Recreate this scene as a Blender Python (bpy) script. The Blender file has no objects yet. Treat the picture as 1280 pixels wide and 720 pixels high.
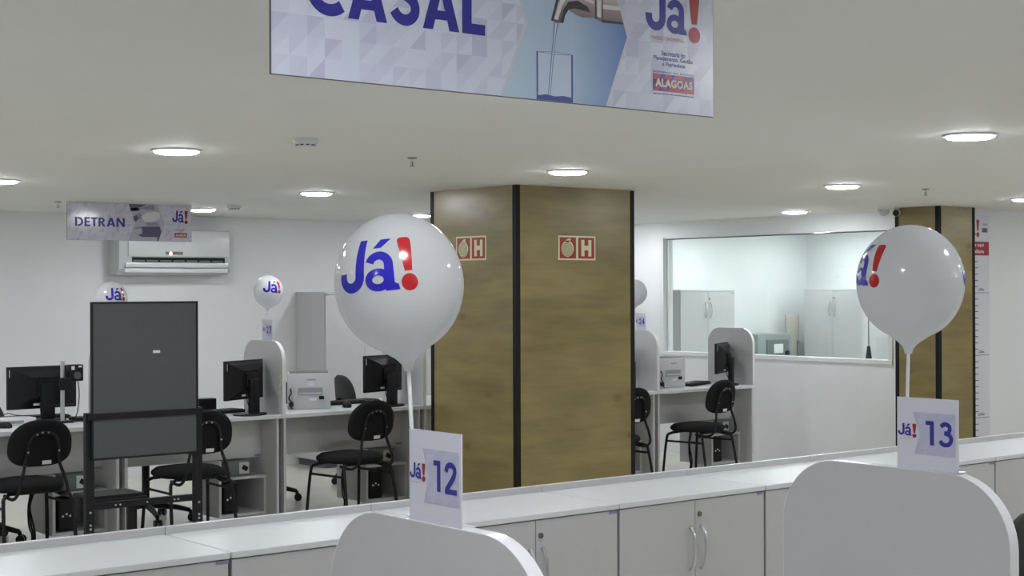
import bpy, bmesh, math, random
from mathutils import Vector, Matrix
random.seed(7)
R = math.radians
SC = bpy.context.scene
COL = SC.collection

# ------------------------------------------------------------------ camera, world, exposure
YAW = R(38.96)                      # world X runs along the cabinet row, world Y away from it
CAM_Z = 1.54
cam = bpy.data.cameras.new('camera')
cam.sensor_width = 36.0
cam.lens = 36.0 * 1900.0 / 1280.0
cam.clip_start = 0.05
camo = bpy.data.objects.new('camera', cam)
COL.objects.link(camo)
camo.matrix_world = (Matrix.Translation((0, 0, CAM_Z)) @ Matrix.Rotation(-YAW, 4, 'Z')
                     @ Matrix.Rotation(R(90) + 2.0 / 1900.0, 4, 'X') @ Matrix.Rotation(-0.0038, 4, 'Z'))
SC.camera = camo
world = bpy.data.worlds.new('world')
SC.world = world
world.use_nodes = True
world.node_tree.nodes['Background'].inputs[0].default_value = (0.6, 0.65, 0.7, 1)
world.node_tree.nodes['Background'].inputs[1].default_value = 0.3
SC.view_settings.view_transform = 'Standard'
SC.view_settings.look = 'None'
SC.view_settings.gamma = 1.0
SC.view_settings.use_curve_mapping = False
SC.view_settings.exposure = 1.38
LAMP = 40.0                          # emission of every ceiling downlight
CEIL = 2.17


# ------------------------------------------------------------------ materials
def node_mat(name):
    m = bpy.data.materials.new(name)
    m.use_nodes = True
    nt = m.node_tree
    b = nt.nodes['Principled BSDF']
    return m, nt, b


def plain(name, col, rough=0.5, metal=0.0, spec=0.5, grain=0.0, gscale=60.0, coat=0.0, bump=0.0):
    m, nt, b = node_mat(name)
    b.inputs['Roughness'].default_value = rough
    b.inputs['Metallic'].default_value = metal
    b.inputs['Specular IOR Level'].default_value = spec
    b.inputs['Coat Weight'].default_value = coat
    b.inputs['Base Color'].default_value = (*col, 1)
    if grain > 0 or bump > 0:
        tc = nt.nodes.new('ShaderNodeTexCoord')
        n = nt.nodes.new('ShaderNodeTexNoise')
        n.inputs['Scale'].default_value = gscale
        n.inputs['Detail'].default_value = 3
        nt.links.new(tc.outputs['Object'], n.inputs['Vector'])
        if grain > 0:
            r = nt.nodes.new('ShaderNodeValToRGB')
            r.color_ramp.elements[0].position = 0.3
            r.color_ramp.elements[1].position = 0.7
            r.color_ramp.elements[0].color = (*[c * (1 - grain) for c in col], 1)
            r.color_ramp.elements[1].color = (*[min(1, c * (1 + grain)) for c in col], 1)
            nt.links.new(n.outputs['Fac'], r.inputs['Fac'])
            nt.links.new(r.outputs['Color'], b.inputs['Base Color'])
        if bump > 0:
            bp = nt.nodes.new('ShaderNodeBump')
            bp.inputs['Strength'].default_value = bump
            bp.inputs['Distance'].default_value = 0.002
            nt.links.new(n.outputs['Fac'], bp.inputs['Height'])
            nt.links.new(bp.outputs['Normal'], b.inputs['Normal'])
    return m


def emit(name, col, s):
    m, nt, b = node_mat(name)
    b.inputs['Base Color'].default_value = (*col, 1)
    b.inputs['Emission Color'].default_value = (*col, 1)
    b.inputs['Emission Strength'].default_value = s
    return m


def wood_mat(name, axis):
    """olive-tan laminate with horizontal grain; axis = the horizontal axis of the face"""
    m, nt, b = node_mat(name)
    tc = nt.nodes.new('ShaderNodeTexCoord')
    mp = nt.nodes.new('ShaderNodeMapping')
    s = (0.95, 0.95, 8.5)
    mp.inputs['Scale'].default_value = s
    nt.links.new(tc.outputs['Object'], mp.inputs['Vector'])
    n1 = nt.nodes.new('ShaderNodeTexNoise')
    n1.inputs['Scale'].default_value = 1.3
    n1.inputs['Detail'].default_value = 7
    n1.inputs['Roughness'].default_value = 0.68
    n1.inputs['Distortion'].default_value = 0.25
    nt.links.new(mp.outputs['Vector'], n1.inputs['Vector'])
    r1 = nt.nodes.new('ShaderNodeValToRGB')
    e = r1.color_ramp.elements
    e[0].position = 0.26; e[0].color = (0.195, 0.153, 0.075, 1)
    e[1].position = 0.76; e[1].color = (0.315, 0.260, 0.122, 1)
    x = e.new(0.5); x.color = (0.265, 0.214, 0.092, 1)
    nt.links.new(n1.outputs['Fac'], r1.inputs['Fac'])
    # broad brownish and yellowish patches
    mp2 = nt.nodes.new('ShaderNodeMapping')
    mp2.inputs['Scale'].default_value = (1.0, 1.0, 3.2)
    nt.links.new(tc.outputs['Object'], mp2.inputs['Vector'])
    n2 = nt.nodes.new('ShaderNodeTexNoise')
    n2.inputs['Scale'].default_value = 1.7
    n2.inputs['Detail'].default_value = 2
    nt.links.new(mp2.outputs['Vector'], n2.inputs['Vector'])
    r2 = nt.nodes.new('ShaderNodeValToRGB')
    r2.color_ramp.elements[0].position = 0.35; r2.color_ramp.elements[0].color = (0.80, 0.76, 0.74, 1)
    r2.color_ramp.elements[1].position = 0.65; r2.color_ramp.elements[1].color = (1.08, 1.06, 0.98, 1)
    nt.links.new(n2.outputs['Fac'], r2.inputs['Fac'])
    mx = nt.nodes.new('ShaderNodeMix'); mx.data_type = 'RGBA'; mx.blend_type = 'MULTIPLY'
    mx.inputs['Factor'].default_value = 1.0
    nt.links.new(r1.outputs['Color'], mx.inputs['A'])
    nt.links.new(r2.outputs['Color'], mx.inputs['B'])
    # knots
    mp3 = nt.nodes.new('ShaderNodeMapping')
    mp3.inputs['Scale'].default_value = (2.6, 2.6, 4.6)
    nt.links.new(tc.outputs['Object'], mp3.inputs['Vector'])
    v = nt.nodes.new('ShaderNodeTexVoronoi')
    v.inputs['Scale'].default_value = 1.0
    nt.links.new(mp3.outputs['Vector'], v.inputs['Vector'])
    r3 = nt.nodes.new('ShaderNodeValToRGB')
    r3.color_ramp.elements[0].position = 0.02; r3.color_ramp.elements[0].color = (0.55, 0.48, 0.42, 1)
    r3.color_ramp.elements[1].position = 0.16; r3.color_ramp.elements[1].color = (1, 1, 1, 1)
    nt.links.new(v.outputs['Distance'], r3.inputs['Fac'])
    mx2 = nt.nodes.new('ShaderNodeMix'); mx2.data_type = 'RGBA'; mx2.blend_type = 'MULTIPLY'
    mx2.inputs['Factor'].default_value = 0.8
    nt.links.new(mx.outputs['Result'], mx2.inputs['A'])
    nt.links.new(r3.outputs['Color'], mx2.inputs['B'])
    nt.links.new(mx2.outputs['Result'], b.inputs['Base Color'])
    b.inputs['Roughness'].default_value = 0.32
    return m


def mosaic_mat(name, base, tint, cell, rough=0.3):
    """printed pattern of pale right-angled triangles"""
    m, nt, b = node_mat(name)
    tc = nt.nodes.new('ShaderNodeTexCoord')
    mp = nt.nodes.new('ShaderNodeMapping')
    mp.inputs['Scale'].default_value = (1 / cell, 1 / cell, 1 / cell)
    nt.links.new(tc.outputs['Object'], mp.inputs['Vector'])
    sp = nt.nodes.new('ShaderNodeSeparateXYZ')
    nt.links.new(mp.outputs['Vector'], sp.inputs['Vector'])

    def mth(op, a, c=None):
        n = nt.nodes.new('ShaderNodeMath'); n.operation = op
        for i, q in enumerate((a, c)):
            if q is None: continue
            if isinstance(q, (int, float)): n.inputs[i].default_value = q
            else: nt.links.new(q, n.inputs[i])
        return n.outputs[0]
    fx, fz = mth('FLOOR', sp.outputs['X']), mth('FLOOR', sp.outputs['Z'])
    gx, gz = mth('FRACT', sp.outputs['X']), mth('FRACT', sp.outputs['Z'])
    st = mth('GREATER_THAN', gx, gz)
    cb = nt.nodes.new('ShaderNodeCombineXYZ')
    nt.links.new(fx, cb.inputs[0]); nt.links.new(st, cb.inputs[1]); nt.links.new(fz, cb.inputs[2])
    w = nt.nodes.new('ShaderNodeTexWhiteNoise'); w.noise_dimensions = '3D'
    nt.links.new(cb.outputs[0], w.inputs['Vector'])
    r = nt.nodes.new('ShaderNodeValToRGB')
    r.color_ramp.interpolation = 'CONSTANT'
    cols = [base, tint, [(p * 2 + q) / 3 for p, q in zip(base, tint)], [(p + q) / 2 for p, q in zip(base, tint)]]
    r.color_ramp.elements[0].color = (*cols[0], 1)
    r.color_ramp.elements[1].position = 0.45; r.color_ramp.elements[1].color = (*cols[2], 1)
    e = r.color_ramp.elements.new(0.65); e.color = (*cols[3], 1)
    e = r.color_ramp.elements.new(0.84); e.color = (*cols[1], 1)
    nt.links.new(w.outputs['Value'], r.inputs['Fac'])
    nt.links.new(r.outputs['Color'], b.inputs['Base Color'])
    b.inputs['Roughness'].default_value = rough
    return m


def ramp_mat(name, c0, c1, axis, lo, hi, rough=0.35, mid=None):
    """flat print with a printed colour gradient along an object axis"""
    m, nt, b = node_mat(name)
    tc = nt.nodes.new('ShaderNodeTexCoord')
    sp = nt.nodes.new('ShaderNodeSeparateXYZ')
    nt.links.new(tc.outputs['Object'], sp.inputs['Vector'])
    mr = nt.nodes.new('ShaderNodeMapRange')
    mr.inputs['From Min'].default_value = lo
    mr.inputs['From Max'].default_value = hi
    nt.links.new(sp.outputs[axis], mr.inputs['Value'])
    r = nt.nodes.new('ShaderNodeValToRGB')
    r.color_ramp.elements[0].color = (*c0, 1)
    r.color_ramp.elements[1].color = (*c1, 1)
    if mid:
        e = r.color_ramp.elements.new(0.5); e.color = (*mid, 1)
    nt.links.new(mr.outputs['Result'], r.inputs['Fac'])
    nt.links.new(r.outputs['Color'], b.inputs['Base Color'])
    b.inputs['Roughness'].default_value = rough
    return m


def glass_mat():
    m, nt, b = node_mat('window_glass')
    nt.nodes.remove(b)
    out = nt.nodes['Material Output']
    t = nt.nodes.new('ShaderNodeBsdfTransparent'); t.inputs['Color'].default_value = (0.94, 0.985, 0.965, 1)
    g = nt.nodes.new('ShaderNodeBsdfGlossy'); g.inputs['Roughness'].default_value = 0.02
    lw = nt.nodes.new('ShaderNodeLayerWeight'); lw.inputs['Blend'].default_value = 0.5
    pw = nt.nodes.new('ShaderNodeMath'); pw.operation = 'POWER'; pw.inputs[1].default_value = 5.0
    ma = nt.nodes.new('ShaderNodeMath'); ma.operation = 'MULTIPLY_ADD'; ma.inputs[1].default_value = 0.96; ma.inputs[2].default_value = 0.04
    nt.links.new(lw.outputs['Facing'], pw.inputs[0]); nt.links.new(pw.outputs[0], ma.inputs[0])
    mx = nt.nodes.new('ShaderNodeMixShader')
    nt.links.new(ma.outputs[0], mx.inputs[0]); nt.links.new(t.outputs[0], mx.inputs[1]); nt.links.new(g.outputs[0], mx.inputs[2])
    nt.links.new(mx.outputs[0], out.inputs['Surface'])
    return m


M = dict(
    wall=plain('painted_wall', (0.80, 0.81, 0.82), 0.6, grain=0.015, gscale=3, bump=0.05),
    ceil=plain('painted_ceiling', (0.80, 0.80, 0.765), 0.7, grain=0.012, gscale=2),
    floor=plain('polished_floor', (0.66, 0.64, 0.56), 0.16, grain=0.03, gscale=1.6),
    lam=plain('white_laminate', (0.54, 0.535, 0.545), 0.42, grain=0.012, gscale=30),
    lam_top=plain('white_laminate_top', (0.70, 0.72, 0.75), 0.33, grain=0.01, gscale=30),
    edge=plain('white_edge_band', (0.80, 0.80, 0.83), 0.22),
    seam=plain('dark_joint', (0.10, 0.10, 0.11), 0.8),
    wood=wood_mat('pillar_wood', 0),
    strip=plain('black_corner_strip', (0.008, 0.008, 0.008), 0.6, spec=0.25),
    chrome=plain('brushed_handle', (0.62, 0.63, 0.66), 0.28, metal=1.0),
    brass=plain('lock_metal', (0.28, 0.25, 0.18), 0.35, metal=1.0),
    tag=plain('violet_grey_tag', (0.24, 0.24, 0.36), 0.4),
    black=plain('black_plastic', (0.008, 0.008, 0.010), 0.45, spec=0.3, grain=0.1, gscale=80),
    blackm=plain('black_painted_steel', (0.009, 0.009, 0.011), 0.5, spec=0.3),
    fabric=plain('black_fabric', (0.014, 0.014, 0.015), 0.95, spec=0.2, grain=0.25, gscale=260, bump=0.4),
    greyfab=plain('charcoal_upholstery', (0.018, 0.018, 0.020), 0.7, grain=0.2, gscale=200),
    backdrop=plain('charcoal_backdrop', (0.075, 0.080, 0.085), 0.55, grain=0.12, gscale=300),
    sticker=plain('pale_sticker_and_glare', (0.75, 0.75, 0.75), 0.5),
    printer=plain('printer_plastic', (0.55, 0.56, 0.56), 0.45),
    printer_dk=plain('printer_recess', (0.30, 0.31, 0.32), 0.5),
    silver=plain('silver_pole', (0.62, 0.63, 0.65), 0.3, metal=0.7),
    balloon=plain('white_latex', (0.70, 0.71, 0.73), 0.10, spec=0.6, coat=0.3),
    stick=plain('white_stick', (0.78, 0.80, 0.82), 0.3),
    blue=plain('print_blue', (0.030, 0.028, 0.30), 0.3),
    bblue=plain('balloon_ink_blue', (0.028, 0.022, 0.42), 0.16),
    red=plain('print_red', (0.38, 0.020, 0.028), 0.3),
    bred=plain('balloon_ink_red', (0.45, 0.018, 0.022), 0.16),
    orange=plain('print_orange_red', (0.62, 0.20, 0.14), 0.4),
    paper=plain('card_print', (0.66, 0.66, 0.76), 0.25),
    lilac=mosaic_mat('card_lilac', (0.47, 0.47, 0.62), (0.52, 0.52, 0.67), 0.02),
    mosaic=mosaic_mat('banner_mosaic', (0.66, 0.69, 0.83), (0.54, 0.54, 0.70), 0.0325, 0.28),
    mosaic2=mosaic_mat('banner_mosaic_far', (0.72, 0.71, 0.81), (0.60, 0.58, 0.70), 0.03, 0.12),
    bedge=plain('banner_edge', (0.08, 0.08, 0.10), 0.5),
    skyblue=ramp_mat('tap_photo_blue', (0.50, 0.62, 0.76), (0.09, 0.20, 0.52), 0, 0.47, 0.76, mid=(0.45, 0.57, 0.74)),
    tap=ramp_mat('tap_metal_print', (0.16, 0.12, 0.14), (0.62, 0.56, 0.56), 2, 0.15, 0.205, mid=(0.36, 0.29, 0.30)),
    tapd=plain('tap_shadow_print', (0.05, 0.045, 0.06), 0.4),
    tapl=plain('tap_highlight_print', (0.72, 0.70, 0.70), 0.4),
    water=plain('water_print', (0.22, 0.30, 0.52), 0.4),
    waterl=plain('water_light_print', (0.62, 0.70, 0.82), 0.4),
    glassp=plain('tumbler_print', (0.55, 0.65, 0.80), 0.4),
    glassd=plain('tumbler_edge_print', (0.07, 0.10, 0.36), 0.4),
    white=plain('white_plastic', (0.76, 0.77, 0.78), 0.35),
    acw=plain('air_conditioner_white', (0.72, 0.74, 0.75), 0.25),
    acg=plain('air_conditioner_side', (0.58, 0.62, 0.63), 0.35),
    led=emit('orange_led', (1.0, 0.45, 0.15), 4.0),
    lamp=emit('downlight_diffuser', (0.92, 0.95, 1.0), LAMP),
    cream=plain('photoluminescent_cream', (0.72, 0.70, 0.44), 0.35),
    sred=plain('safety_red', (0.32, 0.026, 0.010), 0.4),
    sline=plain('spiral_line', (0.13, 0.06, 0.02), 0.4),
    glass=glass_mat(),
    steel=plain('grey_green_steel', (0.24, 0.28, 0.28), 0.4),
    steeld=plain('dark_grey_steel', (0.13, 0.15, 0.155), 0.4),
    beige=plain('beige_board', (0.50, 0.47, 0.42), 0.7),
    dred=plain('dark_red_plastic', (0.25, 0.03, 0.05), 0.5),
    grey=plain('grey_metal', (0.20, 0.20, 0.20), 0.4, metal=0.4),
    dome=plain('smoked_dome', (0.55, 0.55, 0.58), 0.12),
    ruler=plain('ruler_vinyl', (0.72, 0.72, 0.79), 0.4),
    carp=plain('car_photo_dark', (0.16, 0.14, 0.24), 0.12),
    carl=plain('car_photo_light', (0.55, 0.54, 0.64), 0.10),
    carm=plain('car_photo_mid', (0.34, 0.32, 0.42), 0.12),
)


# latex lets some light through from behind
_nt = M['balloon'].node_tree
_tr = _nt.nodes.new('ShaderNodeBsdfTranslucent'); _tr.inputs['Color'].default_value = (0.86, 0.87, 0.88, 1)
_mx = _nt.nodes.new('ShaderNodeMixShader'); _mx.inputs[0].default_value = 0.50
_nt.links.new(_nt.nodes['Principled BSDF'].outputs[0], _mx.inputs[1])
_nt.links.new(_tr.outputs[0], _mx.inputs[2])
_nt.links.new(_mx.outputs[0], _nt.nodes['Material Output'].inputs['Surface'])


# ------------------------------------------------------------------ mesh helpers
class MB:
    def __init__(s):
        s.bm = bmesh.new()

    def box(s, c, d, bev=0.0, rot=None, seg=2):
        r = bmesh.ops.create_cube(s.bm, size=1.0)
        vs = r['verts']
        mt = Matrix.Translation(c) @ (rot.to_4x4() if rot else Matrix()) @ Matrix.Diagonal((*d, 1))
        bmesh.ops.transform(s.bm, matrix=mt, verts=vs)
        if bev > 0:
            es = list({e for v in vs for e in v.link_edges})
            bmesh.ops.bevel(s.bm, geom=es, offset=bev, segments=seg, affect='EDGES', profile=0.5)
        return s

    def bx(s, x0, x1, y0, y1, z0, z1, bev=0.0):
        return s.box(((x0 + x1) / 2, (y0 + y1) / 2, (z0 + z1) / 2), (x1 - x0, y1 - y0, z1 - z0), bev)

    def loft(s, rings, cap=True):
        prev = None
        first = last = None
        for rg in rings:
            vs = [s.bm.verts.new(p) for p in rg]
            if prev:
                n = len(vs)
                for i in range(n):
                    s.bm.faces.new((prev[i], prev[(i + 1) % n], vs[(i + 1) % n], vs[i]))
            else:
                first = vs
            prev = vs
        last = prev
        if cap:
            s.bm.faces.new(first[::-1]); s.bm.faces.new(last)
        return s

    def cyl(s, p0, p1, r0, r1=None, seg=16, cap=True):
        return s.tube([p0, p1], r0, seg, r1)

    def tube(s, pts, r, seg=8, r1=None, smooth=0):
        pts = [Vector(p) for p in pts]
        if smooth and len(pts) > 2:
            q = []
            P = [2 * pts[0] - pts[1]] + pts + [2 * pts[-1] - pts[-2]]
            for i in range(1, len(P) - 2):
                for k in range(smooth):
                    t = k / smooth
                    a, b, c, d = P[i - 1], P[i], P[i + 1], P[i + 2]
                    q.append(0.5 * ((2 * b) + (c - a) * t + (2 * a - 5 * b + 4 * c - d) * t * t + (3 * b - a - 3 * c + d) * t ** 3))
            q.append(pts[-1]); pts = q
        n = len(pts)
        rings = []
        up = None
        for i in range(n):
            d = (pts[min(i + 1, n - 1)] - pts[max(i - 1, 0)]).normalized()
            if up is None:
                up = d.orthogonal().normalized()
            else:
                up = (up - d * up.dot(d))
                up = up.normalized() if up.length > 1e-6 else d.orthogonal().normalized()
            sd = d.cross(up)
            rr = r if r1 is None else r + (r1 - r) * i / (n - 1)
            rings.append([pts[i] + rr * (math.cos(a) * up + math.sin(a) * sd) for a in [2 * math.pi * k / seg for k in range(seg)]])
        return s.loft(rings)

    def lathe(s, prof, seg=24, c=(0, 0, 0)):
        c = Vector(c)
        return s.loft([[c + Vector((r * math.cos(a), r * math.sin(a), z)) for a in [2 * math.pi * k / seg for k in range(seg)]] for r, z in prof])

    def prism(s, poly, fn, d0, d1):
        """poly of 2D points; fn(u,v,d) -> 3D"""
        return s.loft([[Vector(fn(u, v, d)) for u, v in poly] for d in (d0, d1)])

    def flat(s, polys, fn):
        for p in polys:
            s.bm.faces.new([s.bm.verts.new(fn(u, v)) for u, v in p])
        return s

    def move(s, mt):
        bmesh.ops.transform(s.bm, matrix=mt, verts=s.bm.verts)
        return s

    def build(s, name, mat, parent=None, smooth=35, recalc=True):
        if recalc:
            bmesh.ops.recalc_face_normals(s.bm, faces=s.bm.faces)
        me = bpy.data.meshes.new(name)
        s.bm.to_mesh(me); s.bm.free()
        me.materials.append(M[mat] if isinstance(mat, str) else mat)
        if smooth:
            for p in me.polygons: p.use_smooth = True
            me.set_sharp_from_angle(angle=R(smooth))
        o = bpy.data.objects.new(name, me)
        COL.objects.link(o)
        if parent: o.parent = parent
        return o


def tag(o, label=None, cat=None, group=None, kind=None):
    if label: o['label'] = label
    if cat: o['category'] = cat
    if group: o['group'] = group
    if kind: o['kind'] = kind
    return o


def thing(name, loc, rz=0.0, label=None, cat=None, group=None, kind=None):
    o = bpy.data.objects.new(name, None)
    o.empty_display_size = 0.1
    COL.objects.link(o)
    o.location = loc
    o.rotation_euler = (0, 0, rz)
    return tag(o, label, cat, group, kind)


def copy_tree(o, parent=None, loc=None, rz=None, label=None, group=None):
    c = o.copy()
    COL.objects.link(c)
    if parent: c.parent = parent
    if loc is not None: c.location = loc
    if rz is not None: c.rotation_euler = (0, 0, rz)
    if label: c['label'] = label
    if group: c['group'] = group
    for ch in list(o.children):
        copy_tree(ch, c)
    return c


def arc(cx, cy, r, a0, a1, n, ry=None):
    ry = r if ry is None else ry
    return [(cx + r * math.cos(R(a0 + (a1 - a0) * i / n)), cy + ry * math.sin(R(a0 + (a1 - a0) * i / n))) for i in range(n + 1)]


def rrect(x0, x1, y0, y1, r, n=5):
    return (arc(x1 - r, y0 + r, r, -90, 0, n) + arc(x1 - r, y1 - r, r, 0, 90, n)
            + arc(x0 + r, y1 - r, r, 90, 180, n) + arc(x0 + r, y0 + r, r, 180, 270, n))


def superring(a, b, z, n=28, e=2.6, cx=0, cy=0):
    out = []
    for k in range(n):
        t = 2 * math.pi * k / n
        c, s_ = math.cos(t), math.sin(t)
        out.append(Vector((cx + a * math.copysign(abs(c) ** (2 / e), c), cy + b * math.copysign(abs(s_) ** (2 / e), s_), z)))
    return out


# ------------------------------------------------------------------ lettering
_tc = {}


def text2d(body, bold=0.0):
    """(verts, faces) of a line of lettering scaled so that its bounding box is 0..1 wide and 0..1 high, plus aspect"""
    k = (body, bold)
    if k in _tc: return _tc[k]
    cu = bpy.data.curves.new('t', 'FONT')
    cu.body = body
    cu.size = 1.0
    cu.offset = bold
    cu.resolution_u = 6
    cu.space_character = 1.0 + bold * 2.2
    o = bpy.data.objects.new('t', cu)
    COL.objects.link(o)
    bpy.context.view_layer.update()
    me = bpy.data.meshes.new_from_object(o)
    vs = [(v.co.x, v.co.y) for v in me.vertices]
    fs = [tuple(p.vertices) for p in me.polygons]
    bpy.data.objects.remove(o); bpy.data.curves.remove(cu); bpy.data.meshes.remove(me)
    x0 = min(v[0] for v in vs); x1 = max(v[0] for v in vs)
    y0 = min(v[1] for v in vs); y1 = max(v[1] for v in vs)
    vs = [((x - x0) / (x1 - x0), (y - y0) / (y1 - y0)) for x, y in vs]
    _tc[k] = (vs, fs, (x1 - x0) / (y1 - y0))
    return _tc[k]


def text_mb(body, x, z, w, h, y, bold=0.03, mb=None, fn=None, sub=0.0, shear=0.0):
    """lettering in box x..x+w, z..z+h standing at local y (facing -y)"""
    vs, fs, _ = text2d(body, bold)
    mb = mb or MB()
    if fn is None: fn = lambda u, v: (u, y, v)
    P = [mb.bm.verts.new(fn(x + w * u + shear * h * v, z + h * v)) for u, v in vs]
    for f in fs:
        try: mb.bm.faces.new([P[i] for i in f])
        except ValueError: pass
    return mb


def stroke(pts, w, smooth=0):
    """quads along a centre line"""
    P = [Vector((p[0], p[1], 0)) for p in pts]
    if smooth:
        q = []
        E_ = [2 * P[0] - P[1]] + P + [2 * P[-1] - P[-2]]
        for i in range(1, len(E_) - 2):
            for k in range(smooth):
                t = k / smooth
                a, b, c, d = E_[i - 1:i + 3]
                q.append(0.5 * ((2 * b) + (c - a) * t + (2 * a - 5 * b + 4 * c - d) * t * t + (3 * b - a - 3 * c + d) * t ** 3))
        q.append(P[-1]); P = q
    n = len(P)
    L, Rr = [], []
    for i in range(n):
        d = (P[min(i + 1, n - 1)] - P[max(i - 1, 0)]).normalized()
        nn = Vector((-d.y, d.x, 0)) * w / 2
        L.append(((P[i] + nn).x, (P[i] + nn).y)); Rr.append(((P[i] - nn).x, (P[i] - nn).y))
    return [[Rr[i], Rr[i + 1], L[i + 1], L[i]] for i in range(n - 1)]


def rc(x0, x1, y0, y1):
    return [[(x0, y0), (x1, y0), (x1, y1), (x0, y1)]]


SW = .20
BOWL_D = [(.25, .9)] + arc(.28, .5, .40, 90, -90, 12) + [(.25, .1)]
BOWL_R = [(.15, .9)] + arc(.30, .70, .20, 90, -90, 10) + [(.15, .5)]
GL = {
    'A': [[(0, 0), (.235, 0), (.53, 1), (.315, 1)], [(.86, 0), (.545, 1), (.33, 1), (.625, 0)], [(.20, .19), (.66, .19), (.60, .36), (.26, .36)]],
    'C': stroke(arc(.5, .5, .40, 50, 310, 24), .215),
    'S': stroke([(.54, .78), (.45, .875), (.31, .90), (.17, .83), (.14, .70), (.23, .585), (.40, .50), (.50, .39), (.50, .24), (.40, .13), (.25, .10), (.11, .16), (.03, .26)], .205, 4),
    'L': rc(0, .23, 0, 1) + rc(.23, .56, 0, .20),
    'D': rc(0, .21, 0, 1) + stroke(BOWL_D, SW),
    'E': rc(0, .21, 0, 1) + rc(.21, .54, 0, .19) + rc(.21, .52, .41, .59) + rc(.21, .54, .81, 1),
    'T': rc(0, .60, .81, 1) + rc(.195, .405, 0, .81),
    'R': rc(0, .21, 0, 1) + stroke(BOWL_R, SW) + [[(.20, .46), (.44, .44), (.68, 0), (.42, 0)]],
    'N': rc(0, .20, 0, 1) + rc(.60, .80, 0, 1) + [[(0, 1), (0, .98), (.58, 0), (.80, 0), (.80, .02), (.22, 1)]],
    'J': stroke([(.43, 1), (.43, .34)] + arc(.235, .30, .195, 0, -180, 16) + [(.04, .37)], .18),
    'a': (stroke([(.44, .0), (.44, .44)] + arc(.265, .475, .175, 0, 165, 12), .16) + stroke(arc(.24, .205, .165, 0, 360, 24, .14), .13) + [[(.40, .0), (.60, .0), (.58, .10), (.46, .16)]]
          + [[(.15, .80), (.31, .80), (.52, .98), (.30, .98)]]),
    '1': rc(.20, .40, 0, 1) + rc(0, .20, .83, 1),
    '2': stroke([(.06, .68), (.10, .82), (.22, .895), (.38, .88), (.49, .77), (.47, .62), (.36, .45), (.21, .28), (.08, .13)], .175, 4) + rc(0, .60, 0, .165),
    '3': stroke([(.05, .79), (.15, .88), (.29, .90), (.42, .82), (.43, .68), (.34, .57), (.20, .545)], .17, 4) + stroke([(.20, .55), (.38, .51), (.49, .40), (.49, .26), (.39, .13), (.24, .10), (.10, .14), (.01, .25)], .17, 4),
    '4': rc(.36, .58, 0, 1) + rc(0, .70, .20, .38) + [[(0, .30), (.36, 1), (.56, 1), (.22, .36)]],
    '7': rc(0, .62, .81, 1) + [[(.36, .84), (.61, .84), (.32, 0), (.07, 0)]],
}


def glyph_polys(word, x, z, w, h, gap=.09):
    out, cx = [], 0.0
    for ch in word:
        g = GL[ch]
        x0 = min(p[0] for q in g for p in q); x1 = max(p[0] for q in g for p in q)
        out += [[(p[0] - x0 + cx, p[1]) for p in q] for q in g]
        cx += x1 - x0 + gap
    W_ = cx - gap
    y0 = min(p[1] for q in out for p in q); y1 = max(p[1] for q in out for p in q)
    return [[(x + p[0] / W_ * w, z + (p[1] - y0) / (y1 - y0) * h) for p in q] for q in out]


def glyph_mb(word, x, z, w, h, y, gap=.09):
    m = MB()
    for i, p in enumerate(glyph_polys(word, x, z, w, h, gap)):     # pieces of a letter overlap: keep them a hair apart
        m.flat([p], lambda u, v: (u, y - i * 4e-6, v))
    return m


def poly_mb(polys, y):
    return MB().flat(polys, lambda u, v: (u, y, v))


def excl_polys(x, z, w, h):
    """tapering exclamation mark: bar and ball, in box x..x+w, z..z+h"""
    rw = w / 2
    bh = h * 0.30
    top = [(x + rw + rw * 0.95 * math.copysign(abs(math.cos(t)) ** 0.6, math.cos(t)), z + h - 0.10 * h + 0.10 * h * abs(math.sin(t)) ** 0.6) for t in [math.pi * i / 10 for i in range(11)]]
    bar = top + [(x + rw - rw * 0.45, z + bh + 0.05 * h), (x + rw + rw * 0.45, z + bh + 0.05 * h)]
    ball = [(x + rw + rw * math.cos(t), z + bh / 2 + bh / 2 * math.sin(t)) for t in [2 * math.pi * i / 20 for i in range(20)]]
    return [bar, ball]


def logo(parent, x, z, w, h, y, blue='blue', red='red'):
    """the blue Ja with accent and red exclamation mark on a flat face"""
    glyph_mb('Ja', x, z + 0.12 * h, w * 0.75, h * 0.86, y, .03).build('logo_letters', blue, parent, 0, False)
    poly_mb(excl_polys(x + w * 0.78, z, w * 0.22, h * 0.98), y - 0.0002).build('logo_exclamation_mark', red, parent, 0, False)


# ================================================================== SETTING
def struct(name, mb, mat, label=None, cat=None, parent=None, smooth=0):
    o = mb.build(name, mat, parent, smooth)
    if parent is None: tag(o, label, cat, None, 'structure')
    return o


XL, XR, YN, YF = -4.5, 16.0, -4.0, 11.7
XW, YP = 10.18, 7.12               # window wall and the short wall that carries the height chart
struct('floor', MB().bx(XL - .1, XR + .1, YN - .1, YF + .1, -0.1, 0), 'floor', 'pale polished floor under the desks', 'floor')
struct('ceiling', MB().bx(XL - .1, XR + .1, YN - .1, YF + .1, CEIL, CEIL + .1), 'ceil', 'plain off-white ceiling with round downlights', 'ceiling')
struct('wall_back', MB().bx(XL, XR, YF, YF + .1, 0, CEIL), 'wall', 'white painted wall behind the air conditioner', 'wall')
struct('wall_left', MB().bx(XL - .1, XL, YN, YF, 0, CEIL), 'wall', 'white wall closing the hall at the low end', 'wall')
struct('wall_front', MB().bx(XL, XR, YN - .1, YN, 0, CEIL), 'wall', 'white wall behind the numbered counters', 'wall')
struct('wall_right', MB().bx(XR, XR + .1, YN, YF, 0, CEIL), 'wall', 'white wall at the far end beyond the height chart', 'wall')
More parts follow.
